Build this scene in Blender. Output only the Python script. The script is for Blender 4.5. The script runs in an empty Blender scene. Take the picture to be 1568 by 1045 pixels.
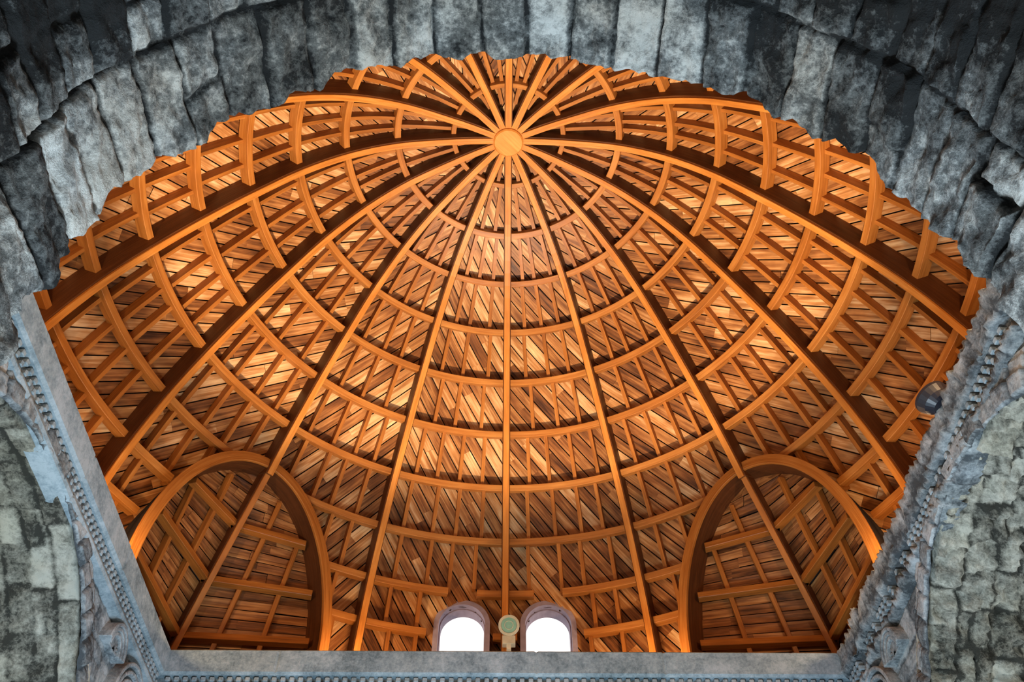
import bpy, bmesh, math, random
import numpy as np
from mathutils import Vector, noise, Matrix
random.seed(7)
H=7.0; ZC=1.6; CY=0.967*H
A=0.633*H      # cornice inner half width
D=0.653*H      # wall plane half width
FS=.574/.633   # the bay is slightly shorter towards the choir
sc=bpy.context.scene
try:
    sc.view_settings.view_transform='Standard'
    sc.view_settings.look='None'
except Exception: pass

def h1(a,b=0.0,c=0.0):
    x=math.sin(a*127.1+b*311.7+c*74.7)*43758.5453
    return x-math.floor(x)

# ---------------------------------------------------------------- mesh builder
class MB:
    def __init__(s): s.v=[];s.f=[];s.t=[];s.uv=[]
    def add(s,p,tone=0.5,uv=(0,0)):
        s.v.append((p[0],p[1],p[2]));s.t.append(tone);s.uv.append(uv);return len(s.v)-1
    def build(s,name,mat,parent=None,smooth=False,recalc=True,bevel=0.0):
        me=bpy.data.meshes.new(name); me.from_pydata(s.v,[],s.f); me.update()
        at=me.attributes.new('tone','FLOAT','POINT'); at.data.foreach_set('value',s.t)
        ul=me.uv_layers.new(name='UVMap')
        li=np.zeros(len(me.loops),dtype=np.int32); me.loops.foreach_get('vertex_index',li)
        ul.data.foreach_set('uv',np.array(s.uv,dtype=np.float32)[li].ravel())
        if recalc:
            bm=bmesh.new();bm.from_mesh(me);bmesh.ops.recalc_face_normals(bm,faces=bm.faces);bm.to_mesh(me);bm.free()
        if smooth: me.polygons.foreach_set('use_smooth',[True]*len(me.polygons))
        me.materials.append(mat)
        o=bpy.data.objects.new(name,me); sc.collection.objects.link(o)
        if parent: o.parent=parent
        if bevel>0:
            m=o.modifiers.new('bevel','BEVEL'); m.width=bevel; m.segments=1; m.limit_method='ANGLE'; m.angle_limit=math.radians(40)
        return o
def empty(name,loc=(0,0,0)):
    o=bpy.data.objects.new(name,None); sc.collection.objects.link(o); o.empty_display_size=.3
    return o
def beam(mb,P,Sd,N,w,d0,d1,tone=None):
    if len(P)<2: return
    if tone is None: tone=random.random()
    L=random.random()*20; V0=random.random()*5; base=len(mb.v)
    for i,p in enumerate(P):
        if i: L+=(P[i]-P[i-1]).length
        s=Sd[i]*(w/2); n=N[i]; dd=d1-d0
        mb.add(p-s+n*d0,tone,(L,V0)); mb.add(p+s+n*d0,tone,(L,V0+w))
        mb.add(p+s+n*d1,tone,(L,V0+w+dd)); mb.add(p-s+n*d1,tone,(L,V0+w+2*dd))
    n=len(P)
    for i in range(n-1):
        a=base+4*i
        for k in range(4):
            mb.f.append((a+k,a+(k+1)%4,a+4+(k+1)%4,a+4+k))
    mb.f.append((base,base+1,base+2,base+3)); e=base+4*(n-1); mb.f.append((e+3,e+2,e+1,e))
def runs(mb,samples,w,d0,d1,tone=None):
    cur=[]
    for sm in samples+[(None,None,None,False)]:
        if sm[3]: cur.append(sm)
        else:
            if len(cur)>1: beam(mb,[c[0] for c in cur],[c[1] for c in cur],[c[2] for c in cur],w,d0,d1,tone)
            cur=[]
def lathe(mb,c,axis,prof,seg=32,tone=.5):
    ax=Vector(axis).normalized(); t=ax.orthogonal().normalized(); b=ax.cross(t); base=len(mb.v)
    for (r,h) in prof:
        for k in range(seg):
            a=2*math.pi*k/seg; p=Vector(c)+ax*h+(t*math.cos(a)+b*math.sin(a))*r
            mb.add(p,tone,(r*math.cos(a),r*math.sin(a)))
    for i in range(len(prof)-1):
        for k in range(seg):
            a=base+i*seg+k; b2=base+i*seg+(k+1)%seg
            mb.f.append((a,b2,b2+seg,a+seg))
    mb.f.append(tuple(base+k for k in range(seg)))
    e=base+(len(prof)-1)*seg; mb.f.append(tuple(e+k for k in range(seg))[::-1])
def box(mb,c,sx,sy,sz,tone=.5):
    b=len(mb.v)
    for dz in(-1,1):
        for dy in(-1,1):
            for dx in(-1,1): mb.add((c[0]+dx*sx/2,c[1]+dy*sy/2,c[2]+dz*sz/2),tone,(dx*sx,dy*sy))
    for q in((0,1,3,2),(4,6,7,5),(0,4,5,1),(2,3,7,6),(0,2,6,4),(1,5,7,3)): mb.f.append(tuple(b+i for i in q))

# ---------------------------------------------------------------- materials
def nodes(name):
    m=bpy.data.materials.new(name); m.use_nodes=True; nt=m.node_tree
    return m,nt,nt.nodes,nt.links,nt.nodes['Principled BSDF']
def ramp(N,stops):
    r=N.new('ShaderNodeValToRGB'); cr=r.color_ramp
    while len(cr.elements)<len(stops): cr.elements.new(.5)
    for e,(p,c) in zip(cr.elements,stops): e.position=p; e.color=(*c,1)
    return r
def math_(N,L,op,a,b):
    n=N.new('ShaderNodeMath'); n.operation=op
    for i,x in enumerate((a,b)):
        if isinstance(x,(int,float)): n.inputs[i].default_value=x
        else: L.new(x,n.inputs[i])
    return n.outputs[0]
def wood(name,stops,rough=.45,kt=.6,kn=.7,spec=.4,k2=.5,k3=0.0):
    m,nt,N,L,B=nodes(name)
    uv=N.new('ShaderNodeUVMap'); uv.uv_map='UVMap'
    mp=N.new('ShaderNodeMapping'); mp.inputs['Scale'].default_value=(1.3,26,1); L.new(uv.outputs[0],mp.inputs[0])
    n1=N.new('ShaderNodeTexNoise'); n1.inputs['Scale'].default_value=1; n1.inputs['Detail'].default_value=5; n1.inputs['Distortion'].default_value=.6; L.new(mp.outputs[0],n1.inputs[0])
    mp2=N.new('ShaderNodeMapping'); mp2.inputs['Scale'].default_value=(1.5,5,1); L.new(uv.outputs[0],mp2.inputs[0])
    n2=N.new('ShaderNodeTexNoise'); n2.inputs['Scale'].default_value=1.2; n2.inputs['Detail'].default_value=3; L.new(mp2.outputs[0],n2.inputs[0])
    at=N.new('ShaderNodeAttribute'); at.attribute_name='tone'
    x=math_(N,L,'MULTIPLY',n1.outputs[0],kn)
    y=math_(N,L,'MULTIPLY',at.outputs['Fac'],kt)
    z=math_(N,L,'ADD',x,y)
    w=math_(N,L,'MULTIPLY',n2.outputs[0],k2)
    f=math_(N,L,'ADD',z,w)
    if k3:
        tc=N.new('ShaderNodeTexCoord'); n3=N.new('ShaderNodeTexNoise'); n3.inputs['Scale'].default_value=.8; n3.inputs['Detail'].default_value=4; L.new(tc.outputs['Object'],n3.inputs[0])
        f=math_(N,L,'ADD',f,math_(N,L,'MULTIPLY',n3.outputs[0],k3))
    f=math_(N,L,'SUBTRACT',f,(kn*.5+kt*.5+k2*.5+k3*.5)-.5)
    r=ramp(N,stops); L.new(f,r.inputs[0]); L.new(r.outputs[0],B.inputs['Base Color'])
    B.inputs['Roughness'].default_value=rough; B.inputs['Specular IOR Level'].default_value=spec
    bp=N.new('ShaderNodeBump'); bp.inputs['Strength'].default_value=.35; bp.inputs['Distance'].default_value=.01
    L.new(n1.outputs[0],bp.inputs['Height']); L.new(bp.outputs[0],B.inputs['Normal'])
    return m
def stone(name,dark,mid,light,tint,bump=.8,kt=.35,scale=1.0,tamt=.6,stops=(.25,.48,.74)):
    m,nt,N,L,B=nodes(name)
    tc=N.new('ShaderNodeTexCoord')
    def nz(s,d,r=.6):
        n=N.new('ShaderNodeTexNoise'); n.inputs['Scale'].default_value=s*scale; n.inputs['Detail'].default_value=d; n.inputs['Roughness'].default_value=r
        L.new(tc.outputs['Object'],n.inputs[0]); return n.outputs[0]
    a=nz(.7,3);b=nz(3.2,9,.72);c=nz(24,6,.75)
    at=N.new('ShaderNodeAttribute'); at.attribute_name='tone'
    f=math_(N,L,'ADD',math_(N,L,'MULTIPLY',b,1.35),math_(N,L,'MULTIPLY',c,.8))
    f=math_(N,L,'ADD',f,math_(N,L,'MULTIPLY',at.outputs['Fac'],kt))
    f=math_(N,L,'SUBTRACT',f,.575+kt*.5)
    r=ramp(N,list(zip(stops,(dark,mid,light)))); L.new(f,r.inputs[0])
    mx=N.new('ShaderNodeMix'); mx.data_type='RGBA'; mx.blend_type='MULTIPLY'
    rr=ramp(N,[(.42,(1,1,1)),(.6,tint)]); L.new(a,rr.inputs[0])
    mx.inputs['Factor'].default_value=tamt
    L.new(r.outputs[0],mx.inputs['A']); L.new(rr.outputs[0],mx.inputs['B'])
    L.new(mx.outputs['Result'],B.inputs['Base Color'])
    B.inputs['Roughness'].default_value=.85; B.inputs['Specular IOR Level'].default_value=.25
    bp=N.new('ShaderNodeBump'); bp.inputs['Strength'].default_value=bump; bp.inputs['Distance'].default_value=.05
    h=math_(N,L,'ADD',b,math_(N,L,'MULTIPLY',c,.45)); L.new(h,bp.inputs['Height']); L.new(bp.outputs[0],B.inputs['Normal'])
    return m
def plain(name,col,rough=.5,emit=0,metal=0):
    m,nt,N,L,B=nodes(name)
    tc=N.new('ShaderNodeTexCoord'); n=N.new('ShaderNodeTexNoise'); n.inputs['Scale'].default_value=8; n.inputs['Detail'].default_value=4; L.new(tc.outputs['Object'],n.inputs[0])
    r=ramp(N,[(.3,tuple(c*.75 for c in col)),(.7,col)]); L.new(n.outputs[0],r.inputs[0]); L.new(r.outputs[0],B.inputs['Base Color'])
    B.inputs['Roughness'].default_value=rough; B.inputs['Metallic'].default_value=metal
    if emit: B.inputs['Emission Color'].default_value=(*col,1); B.inputs['Emission Strength'].default_value=emit
    return m
M_plank=wood('pine_planks',[(.10,(.05,.015,.005)),(.36,(.22,.073,.019)),(.58,(.44,.18,.054)),(.95,(.84,.54,.27))],.5,.42,.8,.3,.7,.5)
M_beam=wood('pine_beams',[(.05,(.12,.032,.006)),(.5,(.34,.108,.017)),(.95,(.54,.22,.05))],.45,.3,.7,.3)
M_bright=wood('bright_pine',[(.05,(.24,.065,.009)),(.5,(.48,.165,.026)),(.95,(.68,.31,.08))],.45,.3,.7,.3)  # brighter pine for the lit inner rib edges and the hub
M_rib=wood('shaded_ribs',[(.05,(.035,.010,.003)),(.5,(.10,.030,.008)),(.95,(.19,.068,.019))],.5,.3,.7,.25)  # darkened pine: shade of the rib sides put into the colour
M_back=plain('dark_backing',(.02,.008,.004),.9)  # dark backing added against light leaks; darkens the plank gaps
M_stone=stone('weathered_limestone',(.016,.018,.019),(.16,.172,.172),(.60,.62,.60),(.78,.66,.54),.8,.42)
M_stone2=stone('cut_limestone',(.07,.085,.098),(.25,.29,.315),(.52,.57,.6),(.85,.8,.72),.6,.35)
M_smooth=stone('dressed_limestone',(.13,.18,.21),(.27,.345,.39),(.44,.52,.57),(.85,.85,.82),.18,.25)
M_rubble=stone('rubble_limestone',(.05,.05,.042),(.30,.295,.25),(.62,.61,.53),(.9,.86,.75),.9,.4)
M_floor=stone('stone_paving',(.15,.15,.15),(.3,.3,.3),(.45,.45,.44),(.9,.85,.8),.3,.2)
M_plaster=plain('window_plaster',(.42,.36,.5),.7)

# ---------------------------------------------------------------- dome profile
prof=[(0,2.012),(.065,2.011),(.13,2.006),(.26,1.982),(.37,1.93),(.467,1.85),(.55,1.75),(.63,1.64),(.70,1.53),(.762,1.415),(.808,1.30),(.838,1.20),(.855,1.1),(.862,.975)]
pts=[Vector((r*H,z*H)) for r,z in prof]
fine=[]
for i in range(len(pts)-1):
    p0=pts[max(i-1,0)] if i else Vector((-pts[1].x,pts[1].y)); p1=pts[i];p2=pts[i+1];p3=pts[min(i+2,len(pts)-1)]
    for k in range(20):
        t=k/20
        fine.append(.5*((2*p1)+(p2-p0)*t+(2*p0-5*p1+4*p2-p3)*t*t+(3*p1-p0-3*p2+p3)*t**3))
fine.append(pts[-1])
fr_=np.array([p.x for p in fine]);fz_=np.array([p.y for p in fine])
fs_=np.concatenate([[0],np.cumsum(np.hypot(np.diff(fr_),np.diff(fz_)))])
SM=float(fs_[-1])
def prf(s):
    r=float(np.interp(s,fs_,fr_));z=float(np.interp(s,fs_,fz_))
    a=max(s-.15,0);b=min(s+.15,SM)
    dr=float(np.interp(b,fs_,fr_)-np.interp(a,fs_,fr_));dz=float(np.interp(b,fs_,fz_)-np.interp(a,fs_,fz_))
    l=math.hypot(dr,dz); return r,z,dr/l,dz/l
def s_of_z(z): return float(np.interp(-z,-fz_,fs_))
def s_of_r(r): return float(np.interp(r,fr_,fs_))
def dome(s,az,off=0):
    r,z,dr,dz=prf(s); sa,ca=math.sin(az),math.cos(az)
    N=Vector((-dz*sa,-dz*ca,dr)); T=Vector((dr*sa,dr*ca,dz)); U=Vector((ca,-sa,0))
    P=Vector((r*sa,CY+r*ca,z+ZC))+N*off
    return P,N,T,U
# corner arches: half-elliptical, spring NZ, half width NR, rise NH
NR=.214*H; NZ=1.06*H+ZC; NH=.368*H
diag=[Vector((sx,sy,0)).normalized() for sx in(1,-1) for sy in(1,-1)]
def in_niche(p,m=0.0):
    q=Vector((p.x,p.y-CY,0))
    for d in diag:
        if q.dot(d)>.66*H:
            t=abs(q.x*d.y-q.y*d.x)
            if t<NR+m and (p.z<NZ or ((p.z-NZ)/(NH+m))**2+(t/(NR+m))**2<1): return True
    return False
WX=.099*H; WR=.053*H; WZ=1.24*H+ZC
def in_win(p,m=0.0):
    if p.y<CY: return False
    t=abs(abs(p.x)-WX)
    return t<WR+m and (p.z<WZ or (p.z-WZ)**2+t*t<(WR+m)**2)

dome_root=empty('wooden_dome')
NP=16; DA=2*math.pi/NP
mb=MB(); mb2=MB()
sc_end=s_of_z(1.415*H)
for i in range(NP):
    az=i*DA; s1=SM if i%4!=2 else sc_end
    n=44; ss=[.15+(s1-.15)*k/n for k in range(n+1)]
    F=[dome(s,az) for s in ss]; a_=[f[0] for f in F],[f[3] for f in F],[f[1] for f in F]
    beam(mb,*a_,.13,-.16,.26,tone=.3+.4*random.random())
    beam(mb2,*a_,.10,-.20,-.162,tone=.3+.4*random.random())  # added bright strip standing in for the lit inner rib face
mb.build('dome_ribs',M_rib,dome_root,bevel=.006)
mb2.build('rib_lit_edges',M_bright,dome_root,bevel=.004)
ring_r=[.13,.26,.372,.467,.55,.628,.70]
ring_s=[s_of_r(r*H) for r in ring_r]
ring_s+= [s_of_z(z*H) for z in (1.415,1.30,1.205,1.06)]
mb=MB()
for k,s in enumerate(ring_s):
    for i in range(NP):
        n=24 if k>=6 else 10
        sm=[]
        for j in range(n+1):
            a=i*DA+DA*j/n; P,N,T,U=dome(s,a)
            keep=not in_niche(P,.08) and not (in_win(P,.1))
            sm.append((P,T,N,keep))
        runs(mb,sm,.105 if k else .08,-.02,.175,tone=.4+.6*random.random())
mb.build('dome_purlins',M_beam,dome_root,bevel=.006)
mb=MB()
rows=[.55]+ring_s+[SM]
for i in range(NP):
    for k in range(len(rows)-1):
        s0,s1=rows[k],rows[k+1]; r=prf((s0+s1)/2)[0]/H
        n=1 if r<.17 else 2 if r<.3 else 3 if r<.62 else 4
        for b in range(n):
            fr=(b+1)/(n+1)+random.uniform(-.03,.03); a=(i+fr)*DA
            sm=[]
            for j in range(11):
                P,N,T,U=dome(s0+(s1-s0)*j/10,a); sm.append((P,U,N,not in_niche(P,.08) and not in_win(P,.1)))
            runs(mb,sm,.06,.07,.235,tone=.1+.6*random.random())
mb.build('dome_battens',M_beam,dome_root)
# planks
mb=MB(); PW=.175; ST=.1
def quad(mb,c,mid,half,off,tone,uv):
    ids=[]
    for (s,w),u in zip(c,uv):
        s=min(max(s,.12),SM); r=max(prf(s)[0],.02); a=w/r; a=min(max(a,-half),half)
        ids.append((dome(s,mid+a,off)[0],u))
    P=[x[0] for x in ids]
    if (P[0]-P[2]).length<.01 or (P[1]-P[3]).length<.01: return
    cen=(P[0]+P[1]+P[2]+P[3])/4
    if in_niche(cen,.03) or in_win(cen,.03): return
    b=len(mb.v)
    for p,u in ids: mb.add(p,tone,u)
    mb.f.append((b,b+1,b+2,b+3))
for i in range(NP):
    mid=(i+.5)*DA; half=DA/2; Wm=prf(SM)[0]*half
    sa_,sb_=.1,SM
    sg=1 if i<8 else -1
    if i==15: sg=1
    al=math.radians(random.uniform(32,42))*sg; e1=(math.cos(al),math.sin(al)); e2=(-e1[1],e1[0])
    ext=(sb_-sa_)+2*Wm; K=int(ext/PW)+2
    sm_=(sa_+sb_)/2
    for k in range(-K,K):
        q0=k*PW; j=-int(ext/ST)
        nxt=-999; tone=.5; o0=0; sd=0
        while j<ext/ST:
            p=j*ST
            if p>nxt:
                nxt=p+random.uniform(.9,3.2); tone=random.random(); o0=random.uniform(-.008,.008); sd=random.random()*40
            pc,qc=p+ST/2,q0+PW/2
            s=sm_+pc*e1[0]+qc*e2[0]; w=pc*e1[1]+qc*e2[1]
            j+=1
            if s<sa_-.12 or s>sb_+.12 or s<.1: continue
            r=max(prf(min(max(s,0),SM))[0],.02)
            if abs(w)>r*half+.12: continue
            def cr(p,q):
                s=sm_+p*e1[0]+q*e2[0]; w=p*e1[1]+q*e2[1]; return (min(max(s,sa_),sb_),w)
            near=((i in(0,15)) and prf(min(s,SM))[1]<1.4*H) or (i in (1,2,13,14) and prf(min(s,SM))[1]<1.47*H)
            ns=4 if near else 1
            for a_ in range(ns):
                for b_ in range(ns):
                    pa=p+ST*a_/ns; pb=p+ST*(a_+1)/ns; g=.009
                    w0=q0+g;w1=q0+PW-g; qa=w0+(w1-w0)*b_/ns; qb=w0+(w1-w0)*(b_+1)/ns
                    quad(mb,[cr(pa,qa),cr(pb,qa),cr(pb,qb),cr(pa,qb)],mid,half,.245+o0,tone,[(pa+sd,qa+sd),(pb+sd,qa+sd),(pb+sd,qb+sd),(pa+sd,qb+sd)])
mb.build('dome_planking',M_plank,dome_root,recalc=False)
mb=MB(); na,ns=384,150
for j in range(ns+1):
    for i in range(na):
        mb.add(dome(SM*j/ns,2*math.pi*i/na,.29)[0])
for j in range(ns):
    for i in range(na):
        a=j*na+i;b=j*na+(i+1)%na
        c=(Vector(mb.v[a])+Vector(mb.v[b+na]))/2
        if in_niche(c,.02) or in_win(c,.02): continue
        mb.f.append((a,b,b+na,a+na))
mb.build('dome_outer_skin',M_back,dome_root,recalc=False,smooth=True)
mb=MB()
lathe(mb,(0,CY,2.012*H+ZC-.25),(0,0,1),[(.02,-.015),(.225,-.015),(.245,.01),(.245,.5)],40,.95)
mb.build('dome_hub',M_bright,dome_root)
# niches
mbb=MB(); mbp=MB(); mbk=MB(); mba=MB()
for d in diag:
    pr=Vector((-d.y,d.x,0)); C=Vector((0,CY,0)); up=Vector((0,0,1))
    path=[]; zf=.985*H+ZC
    for k in range(6): path.append((NR,zf+(NZ-zf)*k/6,Vector((1,0))))
    for k in range(41):
        a=math.pi*k/40; path.append((NR*math.cos(a),NZ+NH*math.sin(a),Vector((math.cos(a)/NR,math.sin(a)/NH)).normalized()))
    for k in range(5,-1,-1): path.append((-NR,zf+(NZ-zf)*k/6,Vector((-1,0))))
    P=[C+d*(.775*H)+pr*t+up*z for t,z,n in path]; Nn=[pr*n.x+up*n.y for t,z,n in path]
    beam(mba,P,[d]*len(P),Nn,.42,-.03,.08,.2)
    P2=[p-d*.24 for p in P]; beam(mbb,P2,[d]*len(P),Nn,.05,-.05,.11,.7)
    P3=[p+d*.62 for p in P]; beam(mbk,P3,[d]*len(P),Nn,1.4,.05,.08)
    def hip(z): 
        x=(1.45*H-(z-ZC)); return .765*H+.62*x-.06*x*x/(0.45*H)
    def hw(z): return NR if z<NZ else NR*math.sqrt(max(1-((z-NZ)/NH)**2,0))
    def surf(z,t,sg,off=0):
        w=max(hw(z),.01); f=min(t/w,1)
        hd=hip(z); return C+d*(hd+(.79*H-hd)*f*1.0+off)+pr*(sg*t)+up*z
    zt=NZ+NH*.99; zb=.98*H+ZC
    for sg in(1,-1):
        nb=22
        for k in range(nb):
            z0=zb+(zt-zb)*k/nb;z1=zb+(zt-zb)*(k+1)/nb-.012
            cuts=[0,random.uniform(.3,.8),1]
            for c in range(2):
                tn=random.random()*.5; o=random.uniform(-.01,.01); sd=random.random()*9
                b=len(mbp.v)
                for (z,f) in((z0,cuts[c]),(z0,cuts[c+1]),(z1,cuts[c+1]),(z1,cuts[c])):
                    w=hw(z)+.04; mbp.add(surf(z,f*w,sg,o),tn,(f*w+sd,z))
                mbp.f.append((b,b+1,b+2,b+3))
            b=len(mbk.v)
            for (z,f) in((z0,0),(z0,1),(z1+.014,1),(z1+.014,0)):
                mbk.add(surf(z,f*(hw(z)+.1),sg,.05))
            mbk.f.append((b,b+1,b+2,b+3))
        nrm=(-d*.8+pr*(-sg)*.5).normalized()
        side=(pr*sg*.8-d*.5).normalized()
        for t in(.07*H,.14*H):
            smp=[]
            for k in range(26):
                z=zb+(zt-zb)*k/25; smp.append((surf(z,t,sg),side,nrm,hw(z)>t+.04))
            runs(mbb,smp,.07,0,.1,tone=.3)
        for z in(1.09*H+ZC,1.2*H+ZC,1.31*H+ZC):
            w=hw(z); P=[surf(z,w*k/6,sg) for k in range(7)]
            beam(mbb,P,[up]*7,[nrm]*7,.1,.07,.2,tone=.3)
    P=[]
    for k in range(16):
        z=zb+(zt-zb)*k/15; P.append(surf(z,0,1))
    nn=[(-d-up*.3).normalized()]*16
    beam(mba,P,[pr]*16,nn,.11,0,.24,.4); beam(mbb,P,[pr]*16,nn,.09,.243,.28,.6)
mbb.build('niche_timbers',M_beam,dome_root,bevel=.006)
mba.build('niche_arches',M_rib,dome_root,bevel=.006)
mbp.build('niche_boards',M_plank,dome_root,recalc=False)
mbk.build('niche_outer_skin',M_back,dome_root,recalc=False)
# windows
for wi,sx in enumerate((-1,1)):
    mb=MB(); root=empty('window_%d'%(wi+1))
    cx=sx*WX; path=[]
    z0=1.0*H+ZC
    for k in range(6): path.append((WR,z0+(WZ-z0)*k/6,(1,0)))
    for k in range(25):
        a=math.pi*k/24; path.append((WR*math.cos(a),WZ+WR*math.sin(a),(math.cos(a),math.sin(a))))
    for k in range(5,-1,-1): path.append((-WR,z0+(WZ-z0)*k/6,(-1,0)))
    P=[Vector((cx+t,CY+.872*H,z)) for t,z,n in path]; Nn=[Vector((n[0],0,n[1])) for t,z,n in path]
    beam(mb,P,[Vector((0,1,0))]*len(P),Nn,.2,-.015,.07,.5)
    mb.build('reveal',M_plaster,root)
    mb=MB(); P2=[p-Vector((0,.17,0)) for p in P]
    beam(mb,P2,[Vector((0,1,0))]*len(P),Nn,.12,.0,.08,.6)
    mb.build('architrave',M_plaster,root)
# medallion
P,N,T,U=dome(s_of_z(1.215*H),.0,-.30)
M_teal=plain('teal_enamel',(.24,.52,.47),.3,.1); M_white=plain('white_enamel',(.7,.76,.74),.4,.0)  # faint emission added to the teal face
root=empty('round_medallion'); P=P+Vector((.06,0,0))
mb=MB(); lathe(mb,P,-N,[(.15,-.06),(.165,0),(.165,.03),(.13,.035),(.12,.02),(.01,.02)],36); mb.build('rim',M_white,root)
mb=MB(); lathe(mb,P,-N,[(.118,.0),(.118,.028),(.075,.032),(.07,.024),(.03,.03),(.005,.034)],36); mb.build('face',M_teal,root)
mb=MB(); lathe(mb,P,-N,[(.072,.02),(.072,.036),(.062,.036),(.062,.02)],36); box(mb,P+T*.24+N*.02,.2,.12,.14); box(mb,P+T*.34,.07,.1,.12); mb.build('bracket',M_white,root,bevel=.006)

# ---------------------------------------------------------------- masonry
def mas(u,v,bw,bh,seed,joint=.03,depth=.05,var=.05,warp=.022):
    nu=noise.noise(Vector((u*1.3,v*1.3,seed))); nv=noise.noise(Vector((u*1.3+9,v*1.3,seed+4)))
    n3=noise.noise(Vector((u*9,v*9,seed+9)))*.008
    u+=nu*warp*1.6+n3; v+=nv*warp+n3
    row=math.floor(v/bh); fv=v/bh-row
    bwr=bw*(.85+.4*h1(row,seed)); x=u/bwr+h1(row,seed,3)
    c=math.floor(x); fu=x-c
    hsh=h1(row,c,seed)
    d=min(fu*bwr,(1-fu)*bwr,fv*bh,(1-fv)*bh)
    if h1(row,c,seed+13)<.3:
        sp=.35+.3*hsh; d=min(d,abs(fv-sp)*bh)
        if fv>sp: c+=.37; hsh=h1(row,c,seed)
    f=min(1,d/joint)
    tilt=(fu-.5)*(h1(row,c,seed+2)-.5)*var*1.2
    h=-depth*(1-f)**.7+((hsh-.5)*var+tilt)*f
    f2=min(1,d/(joint*.9))
    return h,(.1+.9*h1(row,c,seed+7))*f2-.6*(1-f2)
def rough(p,amp):
    return amp*(noise.fractal(p*1.6,1.0,2.0,3)*.25+noise.fractal(p*6,.7,2.1,4)*.6)
def catmull(P,step):
    out=[]
    for i in range(len(P)-1):
        p0=P[max(i-1,0)];p1=P[i];p2=P[i+1];p3=P[min(i+2,len(P)-1)]
        n=max(1,int((p2-p1).length/step))
        for k in range(n):
            t=k/n; out.append(.5*((2*p1)+(p2-p0)*t+(2*p0-5*p1+4*p2-p3)*t*t+(3*p1-p0-3*p2+p3)*t**3))
    out.append(P[-1]); return out
def barrel(name,R,zc,L,tf,mat,step,bw,bh,amp,seed,finelen,rag=0,var=.06,parent=None,thick=.5,pts=None,joint=.03,depth=.05,depth_shade=0,tmin=-9):
    zc_=zc+ZC
    if pts is None:
        pts=[Vector((-R,0)),Vector((-R,zc_*.5))]+[Vector((R*math.cos(math.pi-math.pi*k/24),zc_+R*math.sin(math.pi*k/24))) for k in range(25)]+[Vector((R,zc_*.5)),Vector((R,0))]
    C=catmull(pts,step); path=[];u=0
    for i,p in enumerate(C):
        a=C[max(i-1,0)];b=C[min(i+1,len(C)-1)]; t=(b-a).normalized()
        if i: u+=(p-C[i-1]).length
        path.append((p.x,p.y,t.y,-t.x,u))
    vs=[step*k for k in range(int(finelen/step))]; v=vs[-1]
    while v<L: v+=step*6; vs.append(v)
    mb=MB(); nu=len(path)
    for v in [-1]+vs:
        vv=max(v,0)
        for (x,z,nx,nz,u) in path:
            hh,tn=mas(u,vv+.03,bw,bh,seed,var=var,joint=joint,depth=depth)
            tn=max(tn,tmin)
            hh+=rough(Vector((x*1.7+seed,vv,z*1.3)),amp)
            if depth_shade: tn-=depth_shade*min(1,max(0,(vv-.35)/1.0))  # shade deepening into the vault, put into the stone tone
            al=vv
            if rag:
                f=max(0,1-vv/.6)
                al=vv+f*rag*(noise.fractal(Vector((u*1.6,seed,0)),.8,2,5))
            if v<0: hh=-thick
            mb.add(tf(x+nx*hh,al,z+nz*hh),tn,(u,vv))
    for j in range(len(vs)):
        for i in range(nu-1):
            a=j*nu+i; mb.f.append((a,a+1,a+1+nu,a+nu))
    return mb.build(name,mat,parent,smooth=True)
ap=[(-.30,.40),(-.302,.50),(-.300,.59),(-.274,.690),(-.204,.795),(-.09,.888),(-.01,.905),(.06,.895),(.192,.815),(.25,.745),(.292,.66),(.318,.525),(.32,.42)]
apts=[Vector((-.30*H,0))]+[Vector((x*H,z*H+ZC)) for x,z in ap]+[Vector((.32*H,0))]
barrel('ceiling_nave_vault',0,0,1.3*H,lambda x,al,z:Vector((x,.345*H-al,z)),M_stone,.022,.29,.62,.05,3.0,2.0,rag=.13,var=.06,pts=apts,joint=.02,depth=.05,depth_shade=1.15)
barrel('ceiling_transept_vault',.43*H,.48*H,1.3*H,lambda x,al,z:Vector((-D-al,CY+x,z)),M_rubble,.04,.5,.26,.06,11.0,3.0,thick=.3,joint=.024,depth=.03,tmin=-.25)
barrel('ceiling_transept_vault',.43*H,.48*H,1.3*H,lambda x,al,z:Vector((D+al,CY+x,z)),M_rubble,.04,.42,.36,.2,17.0,3.0,var=.12,thick=.3,joint=.03,tmin=-.4)
barrel('ceiling_choir_vault',.43*H,.48*H,1.3*H,lambda x,al,z:Vector((x,CY+.6*H+al,z)),M_stone,.15,.42,.3,.04,23.0,3.0,thick=.3)
mb=MB()
for i in range(41):
    for j in range(41):
        c=-3+6*i/40; z=9.5*j/40; hh,tn=mas(c,z,.6,.35,51); mb.add((c,-6.9+hh,z),tn,(c,z))
for i in range(40):
    for j in range(40):
        a=i*41+j; mb.f.append((a,a+1,a+42,a+41))
mb.build('wall_nave_end',M_stone,smooth=True)

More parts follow.
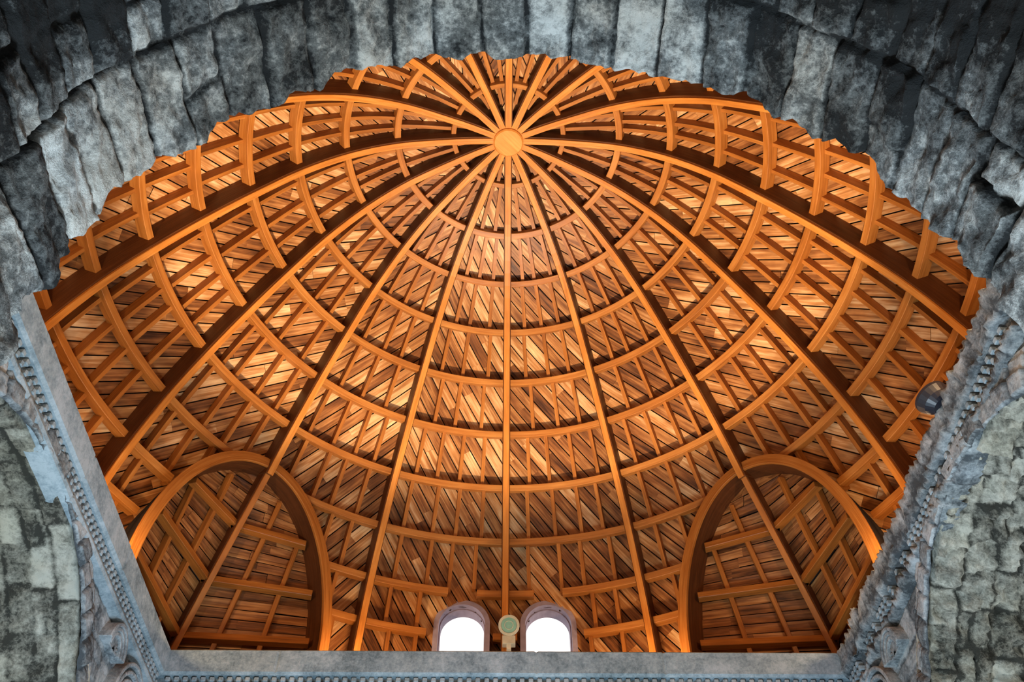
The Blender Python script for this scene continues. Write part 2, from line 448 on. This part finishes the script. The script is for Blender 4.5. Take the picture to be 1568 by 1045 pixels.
def sy(v): return CY+v*(FS if v>0 else 1)
def tfside(k):
    if k=='front': return lambda c,d,z:Vector((c,sy(d),z))
    if k=='back': return lambda c,d,z:Vector((-c,sy(-d),z))
    if k=='left': return lambda c,d,z:Vector((-d,sy(c),z))
    return lambda c,d,z:Vector((d,sy(-c),z))
WALL={}
def wall(side,R,zc,seed,mat):
    tf=tfside(side); mb=MB(); zc_=zc+ZC; zt=.935*H+ZC
    nph=360 if side in('left','right') else 160; nr=56
    for i in range(nph+1):
        a=math.pi*i/nph; ca,sa=math.cos(a),math.sin(a)
        tx=D/abs(ca) if abs(ca)>1e-6 else 1e9; tz=(zt-zc_)/sa if sa>1e-6 else 1e9
        Ro=max(min(tx,tz),R+.02)
        for j in range(nr+1):
            rr=R+(Ro-R)*j/nr; c=rr*ca; z=zc_+rr*sa; dd=rr-R
            if dd<.42:
                hh,tn=mas(a*R*1.15,.01+dd,.3,.43,seed,var=.04); 
                hh+=.10 if dd<.20 else (.06 if dd<.34 else .03)
                if abs(dd-.20)<.03: tn-=.4
            else:
                hh,tn=mas(c,z,.75,.36,seed+5,depth=.015,var=.015); tn=max(tn,.1)
            hh+=rough(Vector((c,z,seed)),.02)
            if side=='back': hh=-.05
            mb.add(tf(c,D-hh,z),tn,(c,z))
    for i in range(nph):
        for j in range(nr):
            a=i*(nr+1)+j; mb.f.append((a,a+1,a+nr+2,a+nr+1))
    for sg in(1,-1):
        b=len(mb.v); n1,n2=12,30
        for i in range(n1+1):
            for j in range(n2+1):
                c=sg*(R+(D-R)*i/n1); z=zc_*j/n2; hh,tn=mas(c,z,.75,.36,seed+5,var=.015); mb.add(tf(c,D-hh*.3,z),tn,(c,z))
        for i in range(n1):
            for j in range(n2):
                a=b+i*(n2+1)+j; mb.f.append((a,a+1,a+n2+2,a+n2+1))
    WALL[side]=mb.build('wall_'+side,mat,None,smooth=True)
wall('left',.43*H,.48*H,31.0,M_stone2); wall('right',.43*H,.48*H,37.0,M_stone2)
wall('front',.43*H,.48*H,41.0,M_stone2); wall('back',.333*H,.60*H,43.0,M_stone2)
cor=empty('stone_cornice')
for side in('left','right','front','back'):
    tf=tfside(side); mb=MB()
    pr_=[(.46,1.0),(.05,1.0),(.003,1.0),(0,.997),(0,.985),(0,.97),(0,.953),(.005,.949),(.018,.948),(.018,.936),(.018,.924),(.006,.921),(.004,.915),(.006,.909),(.02,.905),(.04,.905)]
    n=320; am={'left':.004,'right':.12,'front':.004,'back':.02}[side]
    for i in range(n+1):
        t=-1+2*i/n
        for (d,z) in pr_:
            if side=='back': z=max(z,.945)
            dd=A+d*H; c=t*dd; zz=z*H+ZC
            h=rough(Vector((c*2,zz*2,len(side)*3.3)),am); tn=.5
            if side=='right' and d<.1:
                m_,tn=mas(c,zz,.34,.3,77,var=.07); h+=m_; tn=max(tn,-.2)
            else: tn=.3+.7*h1(math.floor((c+20)/1.7),len(side)); h-= .02 if abs(((c+20)/1.7)%1)<.012 else 0
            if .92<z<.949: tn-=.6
            if z>=1.0 and d>.01: h=0
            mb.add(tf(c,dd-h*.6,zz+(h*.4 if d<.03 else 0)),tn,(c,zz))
    m=len(pr_)
    for i in range(n):
        for j in range(m-1):
            a=i*m+j; mb.f.append((a,a+1,a+m+1,a+m))
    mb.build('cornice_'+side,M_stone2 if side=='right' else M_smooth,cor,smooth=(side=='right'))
    if side=='back': continue
    mb=MB(); sp=.115; k=int(2*A/sp)
    for i in range(k):
        c=-A+sp*(i+.5)
        if side=='right' and h1(i,5)<.2: continue
        for zz,s_ in((.941,.06),(.929,.05)):
            p=tf(c+(0 if zz>.935 else sp/2),A+.013*H,zz*H+ZC)
            sx,sy_=(s_,.1) if side in('front','back') else (.1,s_)
            box(mb,p,sx,sy_,.06,.8)
    mb.build('dentils_'+side,M_smooth,cor,bevel=.008)
for side,sg in(('left',1),('right',-1)):
    tf=tfside(side); mb=MB()
    for (cc,zz,R0) in((.52,.815,.075),(.40,.86,.04)):
        for q,Rm in enumerate((1,.82,.64)):
            P=[];Nn=[]
            for k in range(25):
                a=math.pi*k/24; P.append(tf(sg*(cc+R0*Rm*math.cos(a))*H,D-.05,(zz+R0*Rm*math.sin(a))*H+ZC))
                c0=tf(sg*cc*H,D-.05,zz*H+ZC); Nn.append((P[-1]-c0).normalized())
            ax=Vector((1,0,0))
            beam(mb,P,[ax]*25,Nn,.18-.03*q,-.02,.03,.7)
        for k in range(9):
            a=math.pi*(k+.5)/9; c0=tf(sg*cc*H,D-.03,zz*H+ZC)
            e=tf(sg*(cc+R0*.6*math.cos(a))*H,D-.03,(zz+R0*.6*math.sin(a))*H+ZC); dirv=(e-c0).normalized(); ax=Vector((1,0,0))
            beam(mb,[c0,e],[dirv.cross(ax)]*2,[ax]*2,.04,-.05,.05,.5)
    mb.build('shell_relief_'+side,M_stone2,WALL[side],bevel=.01)
M_black=plain('black_metal',(.02,.02,.03),.4); M_lens=plain('white_plastic',(.4,.42,.5),.4)
root=empty('floodlight'); s=1; c=Vector((.634*H,.905*H,1.016*H+ZC)); ax=Vector((-.35,.15,1))
mb=MB(); lathe(mb,c,ax,[(.02,-.16),(.10,-.15),(.16,-.08),(.19,.0),(.19,.03),(.15,.05)],24); mb.build('housing',M_black,root,smooth=False)
mb=MB(); lathe(mb,c,ax,[(.15,.04),(.12,.08),(.06,.11),(.01,.115)],24); mb.build('lens',M_lens,root)
mb=MB(); box(mb,c+Vector((.14,0,-.06)),.2,.1,.12); mb.build('foot',M_black,root)
# floor
mb=MB(); n=40
for i in range(n+1):
    for j in range(n+1):
        mb.add((-15+30*i/n,-12+36*j/n,0),h1(i,j),(i,j))
for i in range(n):
    for j in range(n):
        a=i*(n+1)+j; mb.f.append((a,a+1,a+n+2,a+n+1))
mb.build('floor',M_floor)

# ---------------------------------------------------------------- lights
def light(name,typ,loc,energy,col,aim=None,**k):
    l=bpy.data.lights.new(name,typ); l.energy=energy; l.color=col
    for a,b in k.items(): setattr(l,a,b)
    o=bpy.data.objects.new(name,l); o.location=loc; sc.collection.objects.link(o)
    if aim is not None: o.rotation_euler=(Vector(aim)-Vector(loc)).to_track_quat('-Z','Y').to_euler()
    return o
warm=(1,.79,.53); cool=(.80,.92,1)
light('added_dome_spot','SPOT',(0,CY,.3),13500,warm,(0,CY,15),spot_size=math.radians(49),spot_blend=.3,shadow_soft_size=.2)  # unseen spot added to light the dome from below
for i in range(8):
    az=(i+.5)*DA*2
    light('cornice_uplight','POINT',(math.sin(az)*.75*H,CY+math.cos(az)*.75*H,1.03*H+ZC),80 if math.cos(az)>0 else 140,(1,.66,.36),shadow_soft_size=.08)
light('nave_fill','AREA',(0,4.6,.4),430,cool,(0,2.9,8),size=.8)  # unseen cool lamp added to brighten the arch stone
light('crossing_fill','AREA',(0,CY-.5,.4),360,(.52,.78,1),(0,CY,8),size=2.0)  # added out of view as cool fill for the crossing stone
light('transept_fill','AREA',(-8,CY,.4),230,cool,(-7,CY,8),size=2)  # unseen lamp added to lighten the left transept masonry
light('transept_fill','AREA',(8,CY,.4),330,(.9,.97,1),(7,CY,8),size=2)  # unseen lamp added for the right transept likewise
w=bpy.data.worlds.new('overcast_sky'); sc.world=w; w.use_nodes=True
bg=w.node_tree.nodes['Background']; bg.inputs[0].default_value=(1,.97,.93,1); bg.inputs[1].default_value=1.3
cd=bpy.data.cameras.new('camera'); cam=bpy.data.objects.new('camera',cd); sc.collection.objects.link(cam)
cd.sensor_width=36; cd.lens=1400/1568*36; cd.clip_end=200
cam.location=(0,0,ZC); cam.rotation_euler=(math.radians(90+51.7),0,-.0088)
sc.camera=cam
